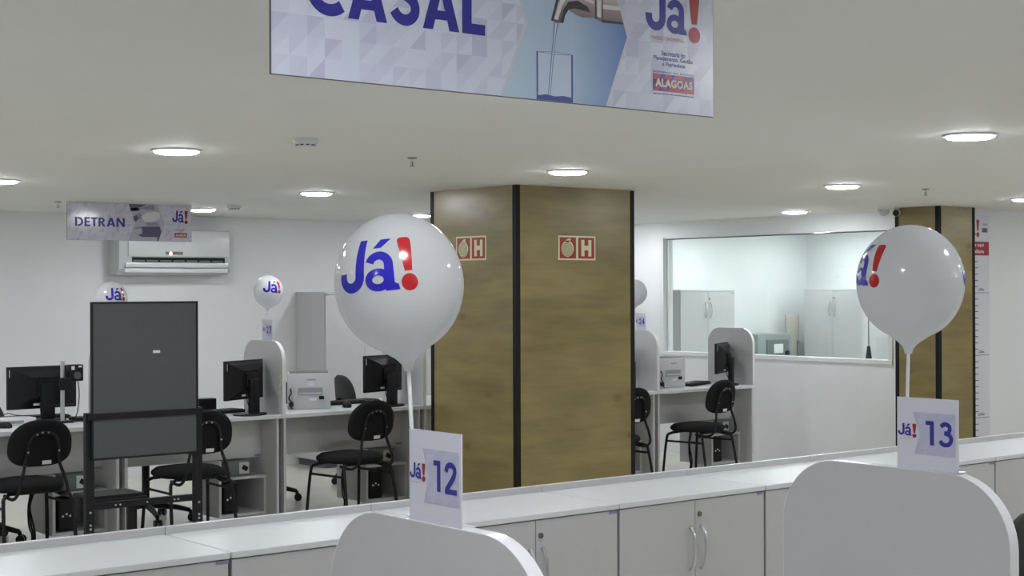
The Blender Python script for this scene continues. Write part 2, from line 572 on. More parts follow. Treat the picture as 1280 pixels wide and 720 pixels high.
# window wall with its opening
WY0, WY1, WZ0, WZ1 = 7.70, 10.30, 0.945, 2.02
w = MB()
w.bx(XW, XW + .12, YP + .001, WY0, 0, CEIL)
w.bx(XW, XW + .12, WY1, YF, 0, CEIL)
w.bx(XW, XW + .12, WY0, WY1, 0, WZ0)
w.bx(XW, XW + .12, WY0, WY1, WZ1, CEIL)
struct('wall_window', w, 'wall', 'white partition wall with a wide interior window', 'wall')
struct('wall_chart', MB().bx(XW + .12, XR, YP, YP + .1, 0, CEIL), 'wall', 'white wall carrying the height chart beside the pillar', 'wall')
struct('wall_inner', MB().bx(13.9, 14.0, YP + .1, YF, 0, CEIL), 'wall', 'white end wall of the room behind the glass', 'wall')
win = thing('window_1', (XW, 0, 0), 0, 'wide interior window with white frame and green-tinted pane', 'window', None, 'structure')
f = MB()
f.bx(-.012, .05, WY0 - .035, WY0 + .003, WZ0 - .035, WZ1 + .012)
f.bx(-.012, .05, WY1 - .003, WY1 + .045, WZ0 - .035, WZ1 + .012)
f.bx(-.003, .05, WY0 + .003, WY1 - .003, WZ1 - .004, WZ1 + .012)
f.build('frame', 'white', win, 0)
MB().bx(-.014, .10, WY0 - .035, WY1 + .045, WZ0 - .03, WZ0 + .008, .004).build('sill', 'white', win, 0)
MB().bx(.052, .058, WY0 + .004, WY1 - .004, WZ0 + .009, WZ1 - .005).build('pane', 'glass', win, 0)
MB().bx(.045, .051, WY0 + .004, WY1 - .004, WZ1 - .014, WZ1 - .0045).build('gasket', 'grey', win, 0)
MB().bx(.040, .0515, WY1 - .03, WY1 - .004, WZ0 + .009, WZ1 - .013).build('glazing_bead', 'white', win, 0)


def pillar(name, x0, x1, y0, y1, label):
    p = thing(name, (x0, y0, 0), 0, label, 'pillar', None, 'structure')
    W, D, T, Hh = x1 - x0, y1 - y0, 0.012, CEIL - .001
    MB().bx(T, W - T, T, D - T, 0, Hh).build('core', 'strip', p, 0)
    s = 0.03
    MB().bx(s, W - s, 0, T, 0, Hh).build('panel', 'wood', p, 0)
    MB().bx(s, W - s, D - T, D, 0, Hh).build('panel', 'wood', p, 0)
    MB().bx(0, T, s, D - s, 0, Hh).build('panel', 'wood', p, 0)
    MB().bx(W - T, W, s, D - s, 0, Hh).build('panel', 'wood', p, 0)
    for cx in (0, 1):
        for cy in (0, 1):
            b = MB()
            xa, xb = (-.003, s) if cx == 0 else (W - s, W + .003)
            ya, yb = (-.003, s) if cy == 0 else (D - s, D + .003)
            b.bx(xa, xb, ya, yb, 0, Hh)
            b.build('corner_strip', 'strip', p, 0)
    return p


pillar('pillar', 5.745, 6.715, 7.065, 7.93, 'large square wood-clad pillar with black corner strips and hose signs')
pillar('pillar', 9.845, 10.312, 6.985, 7.385, 'slim wood-clad pillar with black corner strips beside the height chart')

# ------------------------------------------------------------------ ceiling fittings
DL = thing('downlight', (0, 0, CEIL), 0, 'round white recessed downlight glowing in the ceiling', 'downlight', 'round ceiling downlights')
MB().lathe([(.090, -.0005), (.112, -.0005), (.113, -.006), (.105, -.010), (.098, -.009), (.0965, -.004)], 36).build('trim_ring', 'white', DL)
MB().lathe([(.0005, -.020), (.070, -.0195), (.090, -.016), (.0965, -.010), (.0966, -.002), (.0005, -.002)], 36).build('diffuser', 'lamp', DL, 60)
first = True
grid = [(x, y) for x in (-1.1, 1.0, 3.12, 5.30, 7.42, 9.58) for y in (-1.2, 1.25, 3.67, 6.06, 8.36, 10.45)]
fix = {(3.12, 6.06): (3.10, 6.21), (5.30, 6.06): (5.31, 6.09), (7.42, 6.06): (7.41, 5.95), (5.30, 3.67): (5.39, 3.67), (3.12, 8.36): (3.15, 8.49),
       (5.30, 8.36): (5.17, 8.39), (9.58, 8.36): (9.58, 8.18), (5.30, 10.45): (5.495, 10.58), (7.42, 10.45): (7.41, 10.40)}
grid += [(11.8, 1.25), (11.8, 3.67), (11.8, 5.9), (14.0, 3.67), (11.2, 8.3), (11.2, 9.8), (12.4, 9.2), (13.35, 9.7), (13.35, 8.2), (11.9, 11.0), (13.2, 10.9)]  # lamps in the glazed room are unseen, added to brighten its walls
for g in grid:
    x, y = fix.get(g, g)
    if first: DL.location = (x, y, CEIL); first = False
    else: copy_tree(DL, None, (x, y, CEIL))


def smoke(loc, label):
    t = thing('smoke_detector', loc, 0, label, 'smoke detector')
    MB().lathe([(.001, 0), (.052, 0), (.054, -.012), (.050, -.022), (.001, -.022)], 28).build('base', 'white', t)
    MB().lathe([(.001, -.022), (.040, -.022), (.038, -.030), (.030, -.038), (.001, -.040)], 28).build('sensor_cap', 'white', t)
    for k in range(10):
        a = 2 * math.pi * k / 10
        MB().box((.0385 * math.cos(a), .0385 * math.sin(a), -.028), (.004, .014, .005), rot=Matrix.Rotation(a, 3, 'Z')).build('vent_slot', 'seam', t, 0)


smoke((3.30, 5.44, CEIL), 'small white smoke detector on the open ceiling near the big hose-sign pillar')
smoke((5.455, 10.0, CEIL), 'small white smoke detector beside the hanging DETRAN board')


def sprinkler(loc, label):
    t = thing('sprinkler', loc, 0, label, 'sprinkler')
    MB().lathe([(.001, 0), (.024, 0), (.023, -.004), (.010, -.007), (.001, -.007)], 20).build('escutcheon', 'grey', t)
    b = MB().cyl((0, 0, -.006), (0, 0, -.020), .007, seg=10)
    for s_ in (-1, 1): b.tube([(s_ * .006, 0, -.018), (s_ * .011, 0, -.028), (s_ * .003, 0, -.042)], .002, 6)
    b.build('body', 'silver', t)
    MB().cyl((0, 0, -.020), (0, 0, -.038), .0025, seg=8).build('bulb', 'dred', t)
    MB().lathe([(.001, -.041), (.013, -.041), (.013, -.043), (.001, -.043)], 12).build('deflector', 'grey', t)


sprinkler((4.18, 5.92, CEIL), 'small metal ceiling sprinkler in front of the big wood pillar')
sprinkler((4.234, 10.30, CEIL), 'small metal ceiling sprinkler beside the DETRAN board')
sprinkler((8.11, 5.85, CEIL), 'small metal ceiling sprinkler in front of the slim pillar')

t = thing('dome_camera', (9.74, 7.42, CEIL), 0, 'white dome security camera on the ceiling by the slim pillar', 'camera')
MB().lathe([(.001, 0), (.062, 0), (.062, -.012), (.050, -.016), (.001, -.016)], 24).build('base', 'white', t)
MB().lathe([(.048, -.016)] + [(.048 * math.cos(R(a)), -.020 - .045 * math.sin(R(a))) for a in range(0, 90, 15)] + [(.001, -.065)], 24).build('dome', 'dome', t)
t = thing('bullet_camera', (9.795, 7.335, CEIL), R(-60), 'small white bullet camera with black lens beside the slim pillar', 'camera')
MB().lathe([(.001, 0), (.025, 0), (.025, -.010), (.001, -.010)], 16).build('mount', 'white', t)
MB().tube([(0, 0, -.010), (0, .01, -.03)], .009, 8).build('arm', 'white', t)
MB().cyl((0, .055, -.036), (0, -.045, -.046), .026, seg=18).build('body', 'white', t)
MB().cyl((0, -.044, -.046), (0, -.052, -.047), .024, seg=18).build('lens', 'black', t)


# ------------------------------------------------------------------ low cabinets
def low_cabinet(x):
    W, D, Hh = 0.796, 0.44, 0.75
    t = thing('low_cabinet', (x, 4.11, 0), 0, 'white low two-door storage cabinet in the long row', 'cabinet', 'low white cabinets in a row')
    b = MB()
    b.bx(0, .018, .02, D, .02, Hh - .02); b.bx(W - .018, W, .02, D, .02, Hh - .02); b.bx(.018, W - .018, .02, D, .05, .07)
    b.bx(.018, W - .018, D - .012, D, .02, Hh - .02); b.bx(.018, W - .018, .06, D - .012, 0, .05)
    b.build('carcass', 'lam', t, 0)
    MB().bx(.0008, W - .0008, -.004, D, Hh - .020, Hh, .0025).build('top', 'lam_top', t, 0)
    bp = MB().bx(.0005, W + .0025, D, D + .018, .0, Hh + .022, 0).build('back_panel', 'lam', t, 0)
    MB().bx(.0005, W + .0025, D - .0005, D + .0185, Hh + .022, Hh + .0245, .0008).build('edge_band', 'edge', bp, 0)
    for k in (0, 1):
        x0, x1 = (.003, W / 2 - .0018) if k == 0 else (W / 2 + .0018, W - .006)
        d = MB().bx(x0, x1, 0, .018, .06, Hh - .0235, .0015).build('door', 'lam', t, 0)
        hx = W / 2 - .03 if k == 0 else W / 2 + .03
        MB().tube([(hx, .0, .625), (hx, -.012, .622), (hx, -.026, .59), (hx, -.030, .545), (hx, -.026, .50), (hx, -.012, .467), (hx, .0, .463)], .0065, 8, smooth=4).build('handle', 'chrome', d)
        if k == 1:
            MB().cyl((W / 2 + .022, 0, .672), (W / 2 + .022, -.006, .672), .010, seg=16).build('lock', 'brass', d)
    MB().bx(W - .048, W - .004, -.0015, 0, Hh - .034, Hh - .0235).build('name_tag', 'tag', t, 0)
    MB().bx(W - .0005, W + .0045, .008, .02, .02, Hh - .02).build('joint', 'seam', t, 0)
    return t


CAB = {-2: 'white low cabinet one further along from the one before the backdrop', -1: 'white low two-door cabinet in front of the grey photo backdrop',
       0: 'white low two-door cabinet in front of the printer desk, behind card 12', 1: 'white low two-door cabinet in front of the big hose-sign pillar',
       2: 'white low two-door cabinet in front of the desk with card 24', 3: 'white low two-door cabinet largely behind the divider with card 13',
       4: 'white low two-door cabinet in front of the slim pillar', 5: 'white low two-door cabinet in front of the height chart', 6: 'white low cabinet one further along from the one before the height chart'}
c0 = None
for k in CAB:
    if c0 is None:
        c0 = low_cabinet(2.228 + k * .8003); c0['label'] = CAB[k]
    else:
        copy_tree(c0, None, (2.228 + k * .8003, 4.11, 0), None, CAB[k])


# ------------------------------------------------------------------ desks, dividers
def desk(x0, x1, y0, label, group, shelf=True, depth=0.80):
    W = x1 - x0
    t = thing('desk', (x0, y0, 0), 0, label, 'desk', group)
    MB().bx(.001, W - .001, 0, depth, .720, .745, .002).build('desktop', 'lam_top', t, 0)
    for xa in (.018, W - .036):
        MB().bx(xa, xa + .018, .004, depth - .10, 0, .7195, .001).build('side_panel', 'lam', t, 0)
    m = MB().bx(.0365, W - .0365, .205, .223, .462, .7195, .001).build('modesty_panel', 'lam', t, 0)
    MB().bx(W - .085, W - .040, .2035, .205, .468, .481).build('name_tag', 'tag', m, 0)
    if shelf:
        xr = W - .0365
        xl = xr - .34
        b = MB()
        b.bx(xl, xl + .018, .135, .50, .10, .461)
        b.bx(xr - .018, xr, .135, .50, .10, .335)
        b.bx(xl + .018, xr - .018, .135, .50, .10, .118)
        b.bx(xl + .018, xr, .135, .50, .335, .353)
        b.bx(xl + .018, xr - .018, .49, .50, .118, .335)
        b.build('equipment_shelf', 'lam', t, 0)
    return t


BX = [2.80, 3.885, 4.972, 6.08, 7.20, 8.32, 9.45]
DY = 8.50
nice = ['with the silver camera pole', 'behind the grey photo backdrop beside divider 27', 'with the printer beside divider 27',
        'mostly behind the big wood pillar', 'beside divider 24 and the big pillar', 'by the window wall with a printer and a tilted screen']
for k in range(6):
    desk(BX[k], BX[k + 1], DY, 'white service desk ' + nice[k], 'service desks along the back')
DIV_Z = 1.213


def divider(x, y0, y1, z1, label, group):
    t = thing('divider', (x, 0, 0), 0, label, 'divider', group)
    z0, r = .7455, .13
    poly = [(y1, z0)] + arc(y1 - r, z1 - r, r, 0, 90, 12) + arc(y0 + r, z1 - r, r, 90, 180, 12) + [(y0, z0)]
    e = .0012
    MB().prism(poly, lambda u, v, d: (d, u, v), -.0125, .0125).build('board', 'lam', t, 30)
    po = [(y1 + e, z0)] + arc(y1 - r, z1 - r, r + e, 0, 90, 12) + arc(y0 + r, z1 - r, r + e, 90, 180, 12) + [(y0 - e, z0)]
    b = MB()
    bm = b.bm
    rows = []
    for (u, v), (p, q) in zip(poly, po):
        rows.append([bm.verts.new((-.0125, u, v)), bm.verts.new((-.0125, p, q)), bm.verts.new((.0125, p, q)), bm.verts.new((.0125, u, v))])
    for i in range(len(rows) - 1):
        for j in range(3):
            bm.faces.new((rows[i][j], rows[i + 1][j], rows[i + 1][j + 1], rows[i][j + 1]))
    b.build('edge_band', 'edge', t, 50)
    return t


dlab = {1: 'pale grey rounded desk divider hidden behind the photo backdrop', 2: 'pale grey rounded desk divider between a black monitor and the printer, card 27', 3: 'pale grey rounded desk divider beside the big wood pillar',
        4: 'pale grey rounded desk divider behind the big pillar', 5: 'pale grey rounded desk divider half behind the big pillar, card 24', 6: 'pale grey rounded desk divider at the row end below the window'}
dvs = []
for k in range(1, 7):
    dvs.append(divider(BX[k] + .02 if k < 6 else 9.436, DY + .002, DY + .505, DIV_Z, dlab[k], 'rounded dividers on the back desks'))
    if k == 2:
        for yy, zz, an in ((DY + .030, .925, 20), (DY + .024, .975, -25), (DY + .036, .89, 40)):
            MB().box((-.0131, yy, zz), (.0008, .022, .045), rot=Matrix.Rotation(R(an), 3, 'X')).build('tape', 'cream', dvs[-1], 0)
# the near row: tops lie below the frame
NX = [0.225, 1.305, 2.381, 3.46]
NZ = 1.20
for k in range(3):
    desk(NX[k], NX[k + 1], 1.50, 'white service desk ' + ('left of the divider with card 12', 'between the dividers with cards 12 and 13', 'right of the divider with card 13')[k],
         'service desks of the near row', False)
d12 = divider(NX[1], 1.534, 2.058, NZ, 'large pale grey rounded divider under the balloon whose logo faces out', 'rounded dividers of the near desks')
d13 = divider(NX[2], 1.534, 2.055, NZ, 'large pale grey rounded divider under the balloon whose logo turns away', 'rounded dividers of the near desks')


# ------------------------------------------------------------------ number cards
CARD_AT = {'12': 'under the balloon whose logo faces out', '13': 'under the balloon whose logo turns away', '27': 'on the divider behind the black monitor and printer', '24': 'at the big pillar edge'}

def card(x, yc, z, num, wd=.13, hh=.134):
    """acrylic card with bent foot standing on a divider, print facing -X; local x runs to -Y"""
    t = thing('number_card', (x, yc, z), R(-90), 'white and lilac counter card reading ' + num + ' ' + CARD_AT[num], 'sign', 'numbered counter cards')
    b = MB()
    b.bx(-wd / 2, wd / 2, -.0012, .0012, .0, hh)
    b.build('card', 'paper', t, 0)
    MB().bx(-wd / 2, wd / 2, .0012, .024, 0, .002).build('foot', 'edge', t, 0)
    y = -.0015
    poly_mb([[(-wd * .21, hh * .215), (-wd * .12, hh * .5), (-wd * .235, hh * .80), (wd * .46, hh * .80), (wd * .46, hh * .215)]], y).build('lilac_field', 'lilac', t, 0, False)
    logo(t, -wd * .485, hh * .44, wd * .31, hh * .20, y - .0003)
    poly_mb([[(-wd * .46, hh * .42), (-wd * .28, hh * .42), (-wd * .28, hh * .424), (-wd * .46, hh * .424)]], y - .0003).build('logo_caption', 'orange', t, 0, False)
    a, c = num
    glyph_mb(a, wd * (-.02 if a == '1' else -.06), hh * .355, wd * (.135 if a == '1' else .20), hh * .335, y - .0003).build('numeral', 'blue', t, 0, False)
    glyph_mb(c, wd * .19, hh * .345, wd * .235, hh * .345, y - .0003).build('numeral', 'blue', t, 0, False)
    return t


card(1.296, 1.7805, NZ + .0013, '12', .127, .134)
card(2.372, 1.709, NZ + .0013, '13', .134, .134)
card(4.985, 8.70, DIV_Z + .0013, '27', .13, .136)
card(8.333, 8.70, DIV_Z + .0013, '24', .13, .136)


# ------------------------------------------------------------------ balloons
def balloon_profile(Rb):
    """(r,z) from the top down to the neck, z relative to the centre of the round part"""
    pr = []
    for i in range(0, 25):
        a = R(90 - i * 6.6)
        pr.append((max(.0006, Rb * math.cos(a)), Rb * 1.09 * math.sin(a)))
    pr += [(Rb * q, Rb * w) for q, w in ((.285, -1.075), (.205, -1.13), (.145, -1.185), (.105, -1.235), (.080, -1.29), (.066, -1.35), (.0006, -1.352))]
    return pr


def on_balloon(pr, az, z, off):
    for (ra, za), (rb, zb) in zip(pr, pr[1:]):
        if zb <= z <= za:
            k = 0 if za == zb else (za - z) / (za - zb)
            r = ra + (rb - ra) * k
            break
    else:
        r = pr[0][0]
    return Vector(((r + off) * math.cos(az), (r + off) * math.sin(az), z * (1 + off / .1)))


def wrap(mb, pr, Rb, az0):
    """bend flat lettering (u along the skin, v up, both in metres) onto the balloon"""
    bm = mb.bm
    bmesh.ops.triangulate(bm, faces=bm.faces)
    for _ in range(4):
        es = [e for e in bm.edges if e.calc_length() > Rb * .09]
        if not es: break
        bmesh.ops.subdivide_edges(bm, edges=es, cuts=1)
        bmesh.ops.triangulate(bm, faces=bm.faces)
    for v in bm.verts:
        u, s_ = v.co.x, v.co.z
        ph = s_ / Rb
        v.co = on_balloon(pr, az0 + u / Rb, Rb * 1.09 * math.sin(ph), .0007 - v.co.y)
    return mb


def balloon(base, neck, centre, Rb, facing, label, tilt=0.0):
    """base: foot of the stick; centre: middle of the round part; facing: world azimuth the print looks to"""
    t = thing('balloon', base, 0, label, 'balloon', 'white printed balloons on sticks')
    bl = Vector(base)
    c = Vector(centre) - bl
    nk = Vector(neck) - bl
    pr = balloon_profile(Rb)
    ax = (c - nk).normalized()
    q = Vector((0, 0, 1)).rotation_difference(ax).to_matrix().to_4x4()
    mt = Matrix.Translation(c) @ q
    MB().lathe(pr, 56).move(mt).build('skin', 'balloon', t, 60)
    kz = -Rb * 1.34
    end = mt @ Vector((0, 0, kz))
    MB().tube([(0, 0, 0), end * .5 + Vector((0, 0, 0)), end], .0032, 8).build('stick', 'stick', t, 60)
    for side in (0, 1):
        az = facing + math.pi * side
        s_ = Rb
        m = glyph_mb('Ja', -.695 * s_, -.08 * s_, 1.055 * s_, .765 * s_, 0, .02)
        wrap(m, pr, Rb, az).move(mt).build('logo_letters', 'bblue', t, 60, False)
        m = poly_mb(excl_polys(.385 * s_, -.113 * s_, .25 * s_, .785 * s_), 0)
        wrap(m, pr, Rb, az).move(mt).build('logo_exclamation_mark', 'bred', t, 60, False)
    return t


CX, SX = math.cos(YAW), math.sin(YAW)


def at(px, d, py=None):
    """world point at pixel column px (1280 wide) and camera depth d"""
    k = (px - 640) / 1900
    p = Vector((d * (SX + k * CX), d * (CX - k * SX), 0))
    if py is not None: p.z = CAM_Z + (362 - .0038 * (px - 640) - py) / 1900 * d
    return p


def toward_cam(px, turn):
    """azimuth that looks from column px back at the camera, turned to the picture's right by turn degrees"""
    v = -at(px, 1.0)
    return math.atan2(v.y, v.x) + R(turn)


def balloon_px(basepx, d, zb, neck, cen, rb, turn, label):
    b = at(basepx, d); b.z = zb
    n = at(neck[0], d, neck[1]); c = at(cen[0], d, cen[1])
    return balloon(b, n, c, rb, toward_cam(cen[0], turn), label)


balloon_px(519, 2.285, NZ + .0012, (510, 458), (499, 355), .0972, -20, 'white balloon on a stick beside card 12, logo facing out')
balloon_px(1131, 2.905, NZ + .0012, (1135.5, 430), (1138, 353), .1010, -70, 'white balloon on a stick beside card 13, logo turned away')
balloon_px(328.8, 9.97, DIV_Z + .0012, (334.5, 388), (335.5, 364), .0965, 18, 'white balloon on a stick beside card 27')
balloon_px(141, 9.19, DIV_Z + .0012, (139.5, 396), (139, 374), .0965, 20, 'white balloon on a stick showing above the grey backdrop')
balloon_px(795, 12.0, DIV_Z + .0012, (793, 385), (793.5, 366), .0965, -55, 'white balloon on a stick beside card 24 and the pillar')


# ------------------------------------------------------------------ hanging boards
def board(name, x0, y, z0, W, Hh, label, face):
    t = thing(name, (x0, y, z0), 0, label, 'sign', 'hanging service boards')
    MB().bx(0, W, 0, .004, 0, Hh).build('board', 'bedge', t, 0)
    poly_mb([[(.001, .0012), (W - .001, .0012), (W - .001, Hh - .001), (.001, Hh - .001)]], -.0003).build('printed_face', face, t, 0, False)
    for fx in (.12, .88):
        MB().cyl((W * fx, .002, Hh - .004), (W * fx, .002, CEIL - z0), .0012, seg=6).build('hanging_wire', 'silver', t, 0)
    return t


W, Hh = .981, .268
cb = board('hanging_board', 1.182, 2.05, 1.873, W, Hh, 'large lilac hanging board reading CASAL with a running tap', 'mosaic')
y = -.0007
glyph_mb('CASAL', .062, .1005, .356, .092, y, .07).build('lettering', 'blue', cb, 0, False)
# tap photograph
pic = [(.456, .001), (.511, .133), (.468, .2675), (.700, .2675), (.751, .133), (.697, .001)]
poly_mb([[(u - .005, v) for u, v in pic[:3]] + [(u + .005, v) for u, v in pic[3:]]], y + .0002).build('photo_border', 'paper', cb, 0, False)
poly_mb([pic], y).build('tap_photo', 'skyblue', cb, 0, False)
y2 = y - .0003
poly_mb([[(.532, .008), (.617, .010), (.617, .087), (.532, .086)]], y2).build('tumbler', 'glassp', cb, 0, False)
poly_mb([[(.532, .0015), (.617, .0015), (.617, .010), (.595, .012), (.574, .0095), (.555, .012), (.532, .0085)], [(.532, .0085), (.5355, .0085), (.5355, .086), (.532, .086)], [(.613, .010), (.617, .010), (.617, .087), (.613, .087)],
         [(.532, .0853), (.575, .0835), (.617, .0862), (.617, .087), (.575, .0843), (.532, .086)], [(.536, .085), (.575, .0885), (.613, .086), (.613, .0865), (.575, .0892), (.536, .0855)]], y2 - .0002).build('tumbler_outline', 'glassd', cb, 0, False)
poly_mb([[(.573, .142), (.571, .118), (.565, .076), (.558, .011), (.564, .010), (.572, .076), (.577, .115), (.5845, .141)]], y2 - .0003).build('water_stream', 'water', cb, 0, False)
poly_mb([[(.576, .140), (.5735, .118), (.568, .078), (.560, .012), (.5625, .012), (.570, .078), (.5755, .118), (.580, .140)]], y2 - .0004).build('water_highlight', 'waterl', cb, 0, False)
poly_mb([[(.566, .144), (.580, .141), (.595, .142), (.599, .156), (.607, .167), (.626, .160), (.640, .157), (.673, .160), (.673, .193), (.640, .206), (.612, .212), (.592, .203), (.578, .181)],
         [(.673, .158), (.690, .153), (.742, .155), (.730, .190), (.722, .205), (.690, .203), (.673, .200)]], y2 - .0001).build('tap', 'tap', cb, 0, False)
poly_mb([[(.566, .144), (.570, .1435), (.583, .180), (.597, .203), (.592, .203), (.578, .181)], [(.588, .142), (.595, .142), (.599, .156), (.607, .167), (.622, .171), (.640, .170), (.660, .168), (.652, .178), (.630, .186), (.607, .182), (.595, .166)],
         [(.671, .158), (.6745, .157), (.6745, .202), (.671, .201)], [(.6875, .154), (.690, .153), (.690, .203), (.6875, .203)], [(.690, .153), (.742, .155), (.7405, .159), (.690, .158)]], y2 - .0003).build('tap_shadows', 'tapd', cb, 0, False)
for hl in ([(.573, .147), (.582, .146), (.592, .172), (.606, .192), (.597, .194), (.584, .176)], [(.690, .178), (.734, .180), (.732, .187), (.690, .186)], [(.676, .163), (.686, .161), (.686, .198), (.676, .197)], [(.64, .190), (.668, .184), (.668, .188), (.645, .198)]):
    poly_mb([hl], y2 - .0003).build('tap_highlight', 'tapl', cb, 0, False)
logo(cb, .799, .139, .145, .104, y)
text_mb('MACEI\u00d3 SHOPPING', .812, .1365, .087, .0085, y, .0).build('caption', 'orange', cb, 0, False)
m = MB()
text_mb('Secretaria do', .840, .1075, .063, .0090, y, .02, m)
text_mb('Planejamento, Gest\u00e3o', .819, .0955, .104, .0110, y, .02, m)
text_mb('e Patrim\u00f4nio', .842, .0880, .061, .0080, y, .02, m)
m.build('caption', 'blue', cb, 0, False)
text_mb('GOVERNO DO ESTADO', .817, .0745, .110, .0032, y, .02).build('caption', 'blue', cb, 0, False)
poly_mb([[(.817, .040), (.927, .040), (.927, .0725), (.817, .0725)]], y).build('red_panel', 'red', cb, 0, False)
tri = []
rr = random.Random(3)
for i in range(9):
    for j in range(3):
        if rr.random() < .5:
            a, b_, s_ = .817 + i * .01222, .040 + j * .01083, .01222
            tri.append([(a, b_), (a + s_, b_), (a + s_, b_ + .01083)] if rr.random() < .5 else [(a, b_), (a + s_, b_ + .01083), (a, b_ + .01083)])
poly_mb(tri, y - .0002).build('blue_triangles', 'blue', cb, 0, False)
text_mb('ALAGOAS', .823, .048, .099, .0155, y - .0004, .05).build('lettering', 'sticker', cb, 0, False)
poly_mb([[(.817 + i * .0109, .0340), (.817 + i * .0110 + .0095, .0340), (.817 + i * .0110 + .0095, .0358), (.817 + i * .0110, .0358)] for i in range(10)], y).build('fine_print', 'blue', cb, 0, False)

W, Hh = .955, .266
db = board('hanging_board', 4.256, 10.2, 1.900, W, Hh, 'lilac hanging board reading DETRAN with a car photo before the air conditioner', 'mosaic2')
glyph_mb('DETRAN', .058, .098, .372, .064, y, .09).build('lettering', 'blue', db, 0, False)
poly_mb([[(.455, .002), (.51, .130), (.46, .264), (.68, .264), (.74, .125), (.69, .002)]], y).build('car_photo', 'carl', db, 0, False)
poly_mb([[(.46, .264), (.478, .218), (.53, .222), (.53, .240), (.56, .244), (.60, .264)], [(.478, .212), (.54, .218), (.55, .236), (.52, .240), (.47, .232)], [(.56, .104), (.70, .110), (.715, .070), (.70, .030), (.56, .030), (.53, .045), (.565, .055)],
         [(.50, .150), (.515, .135), (.535, .165), (.52, .185), (.495, .178)], [(.68, .028), (.700, .030), (.69, .002), (.682, .002)]], y - .0003).build('car_photo_shadows', 'carp', db, 0, False)
poly_mb([[(.50, .085), (.56, .09), (.56, .104), (.50, .098)], [(.58, .150), (.66, .150), (.70, .118), (.60, .112)], [(.545, .232), (.66, .225), (.66, .256), (.62, .262)], [(.51, .19), (.55, .205), (.57, .17), (.53, .15)]], y - .0002).build('car_photo_midtones', 'carm', db, 0, False)
poly_mb([[(.555, .175), (.60, .205), (.67, .215), (.70, .205), (.705, .170), (.66, .140), (.59, .135)]], y - .0004).build('painted_glare', 'sticker', db, 0, False)  # lamp glare on the board, put into colour as a pale car shape
logo(db, .800, .130, .125, .100, y)
m = poly_mb([[(.81, .088), (.91, .088), (.91, .091), (.81, .091)], [(.825, .080), (.895, .080), (.895, .083), (.825, .083)]], y)
m.build('caption', 'tag', db, 0, False)
poly_mb([[(.818, .032), (.918, .032), (.918, .064), (.818, .064)]], y).build('red_panel', 'red', db, 0, False)
text_mb('ALAGOAS', .826, .040, .084, .016, y - .0003, .05).build('lettering', 'sticker', db, 0, False)


# ------------------------------------------------------------------ fire-hose signs on the pillar
def hose_sign(loc, rz, label, wd=.305, hh=.15):
    t = thing('fire_hose_sign', loc, rz, label, 'sign', 'fire hose signs on the pillar')
    MB().bx(-wd / 2, wd / 2, -.0025, 0, 0, hh).build('plate', 'cream', t, 0)
    y = -.0028
    b = .010
    sq = []
    for x0, x1 in ((-wd / 2 + b, -.009), (.009, wd / 2 - b)):
        sq.append([(x0, b), (x1, b), (x1, hh - b), (x0, hh - b)])
    poly_mb(sq, y).build('red_squares', 'sred', t, 0, False)
    cx, cy, r = -wd / 4 - .002, hh / 2 - .005, .050
    poly_mb([[(cx + r * math.cos(R(a)), cy + r * 1.0 * math.sin(R(a))) for a in range(0, 360, 15)],
             [(cx - .02, cy + r * .9), (cx + .005, cy + r * .8), (cx + .026, cy + r + .004), (cx + .024, cy + r + .013), (cx, cy + r + .012)]], y - .0003).build('hose_disc', 'cream', t, 0, False)
    pts = []
    for i in range(0, 130):
        a = i * 2 * math.pi / 26
        q = .004 + .042 * i / 130
        pts.append((cx + q * math.cos(a), cy + q * math.sin(a), q, a))
    qs = []
    for p, n in zip(pts, pts[1:]):
        hw = .0017
        qs.append([(cx + (p[2] - hw) * math.cos(p[3]), cy + (p[2] - hw) * math.sin(p[3])), (cx + (p[2] + hw) * math.cos(p[3]), cy + (p[2] + hw) * math.sin(p[3])),
                   (cx + (n[2] + hw) * math.cos(n[3]), cy + (n[2] + hw) * math.sin(n[3])), (cx + (n[2] - hw) * math.cos(n[3]), cy + (n[2] - hw) * math.sin(n[3]))])
    poly_mb(qs, y - .0005).build('hose_spiral', 'sline', t, 0, False)
    hx, s_ = wd / 4, .042
    poly_mb([[(hx - s_, .024), (hx - s_ + .026, .024), (hx - s_ + .026, .062), (hx + s_ - .026, .062), (hx + s_ - .026, .024), (hx + s_, .024),
              (hx + s_, hh - .024), (hx + s_ - .026, hh - .024), (hx + s_ - .026, .090), (hx - s_ + .026, .090), (hx - s_ + .026, hh - .024), (hx - s_, hh - .024)]], y - .0003).build('letter', 'cream', t, 0, False)


hose_sign((5.745, 7.506, 1.723), R(-90), 'red and cream hose reel H sign on the pillar face behind the balloon')
hose_sign((6.2305, 7.065, 1.721), 0, 'red and cream hose reel H sign on the pillar face clear of the balloon')

# ------------------------------------------------------------------ height chart
rx0, rx1 = 10.36, 10.71
t = thing('height_chart', (rx0, YP - .0005, 0), 0, 'tall white height chart with centimetre ticks on the wall beside the pillar', 'chart')
wd = rx1 - rx0
MB().bx(0, wd, -.002, 0, .05, 2.12).build('strip', 'ruler', t, 0)
y = -.0026
tick = []
for i in range(2, 36):
    z = i * .05
    L = .085
    if i % 10 != 0: tick.append([(.11, z - .003), (.11 + L, z - .003), (.11 + L, z + .003), (.11, z + .003)])
    else: tick.append([(.12, z - .002), (wd - .01, z - .002), (wd - .01, z + .002), (.12, z + .002)])
poly_mb(tick, y).build('ticks', 'seam', t, 0, False)
m = MB()
for v, s_ in ((.5, '0,50m'), (1.0, '1,00m'), (1.5, '1,50m')):
    text_mb(s_, .19, v + .012, .085, .026, y, .03, m)
m.build('numerals', 'seam', t, 0, False)
logo(t, .015, 1.945, .20, .145, y)
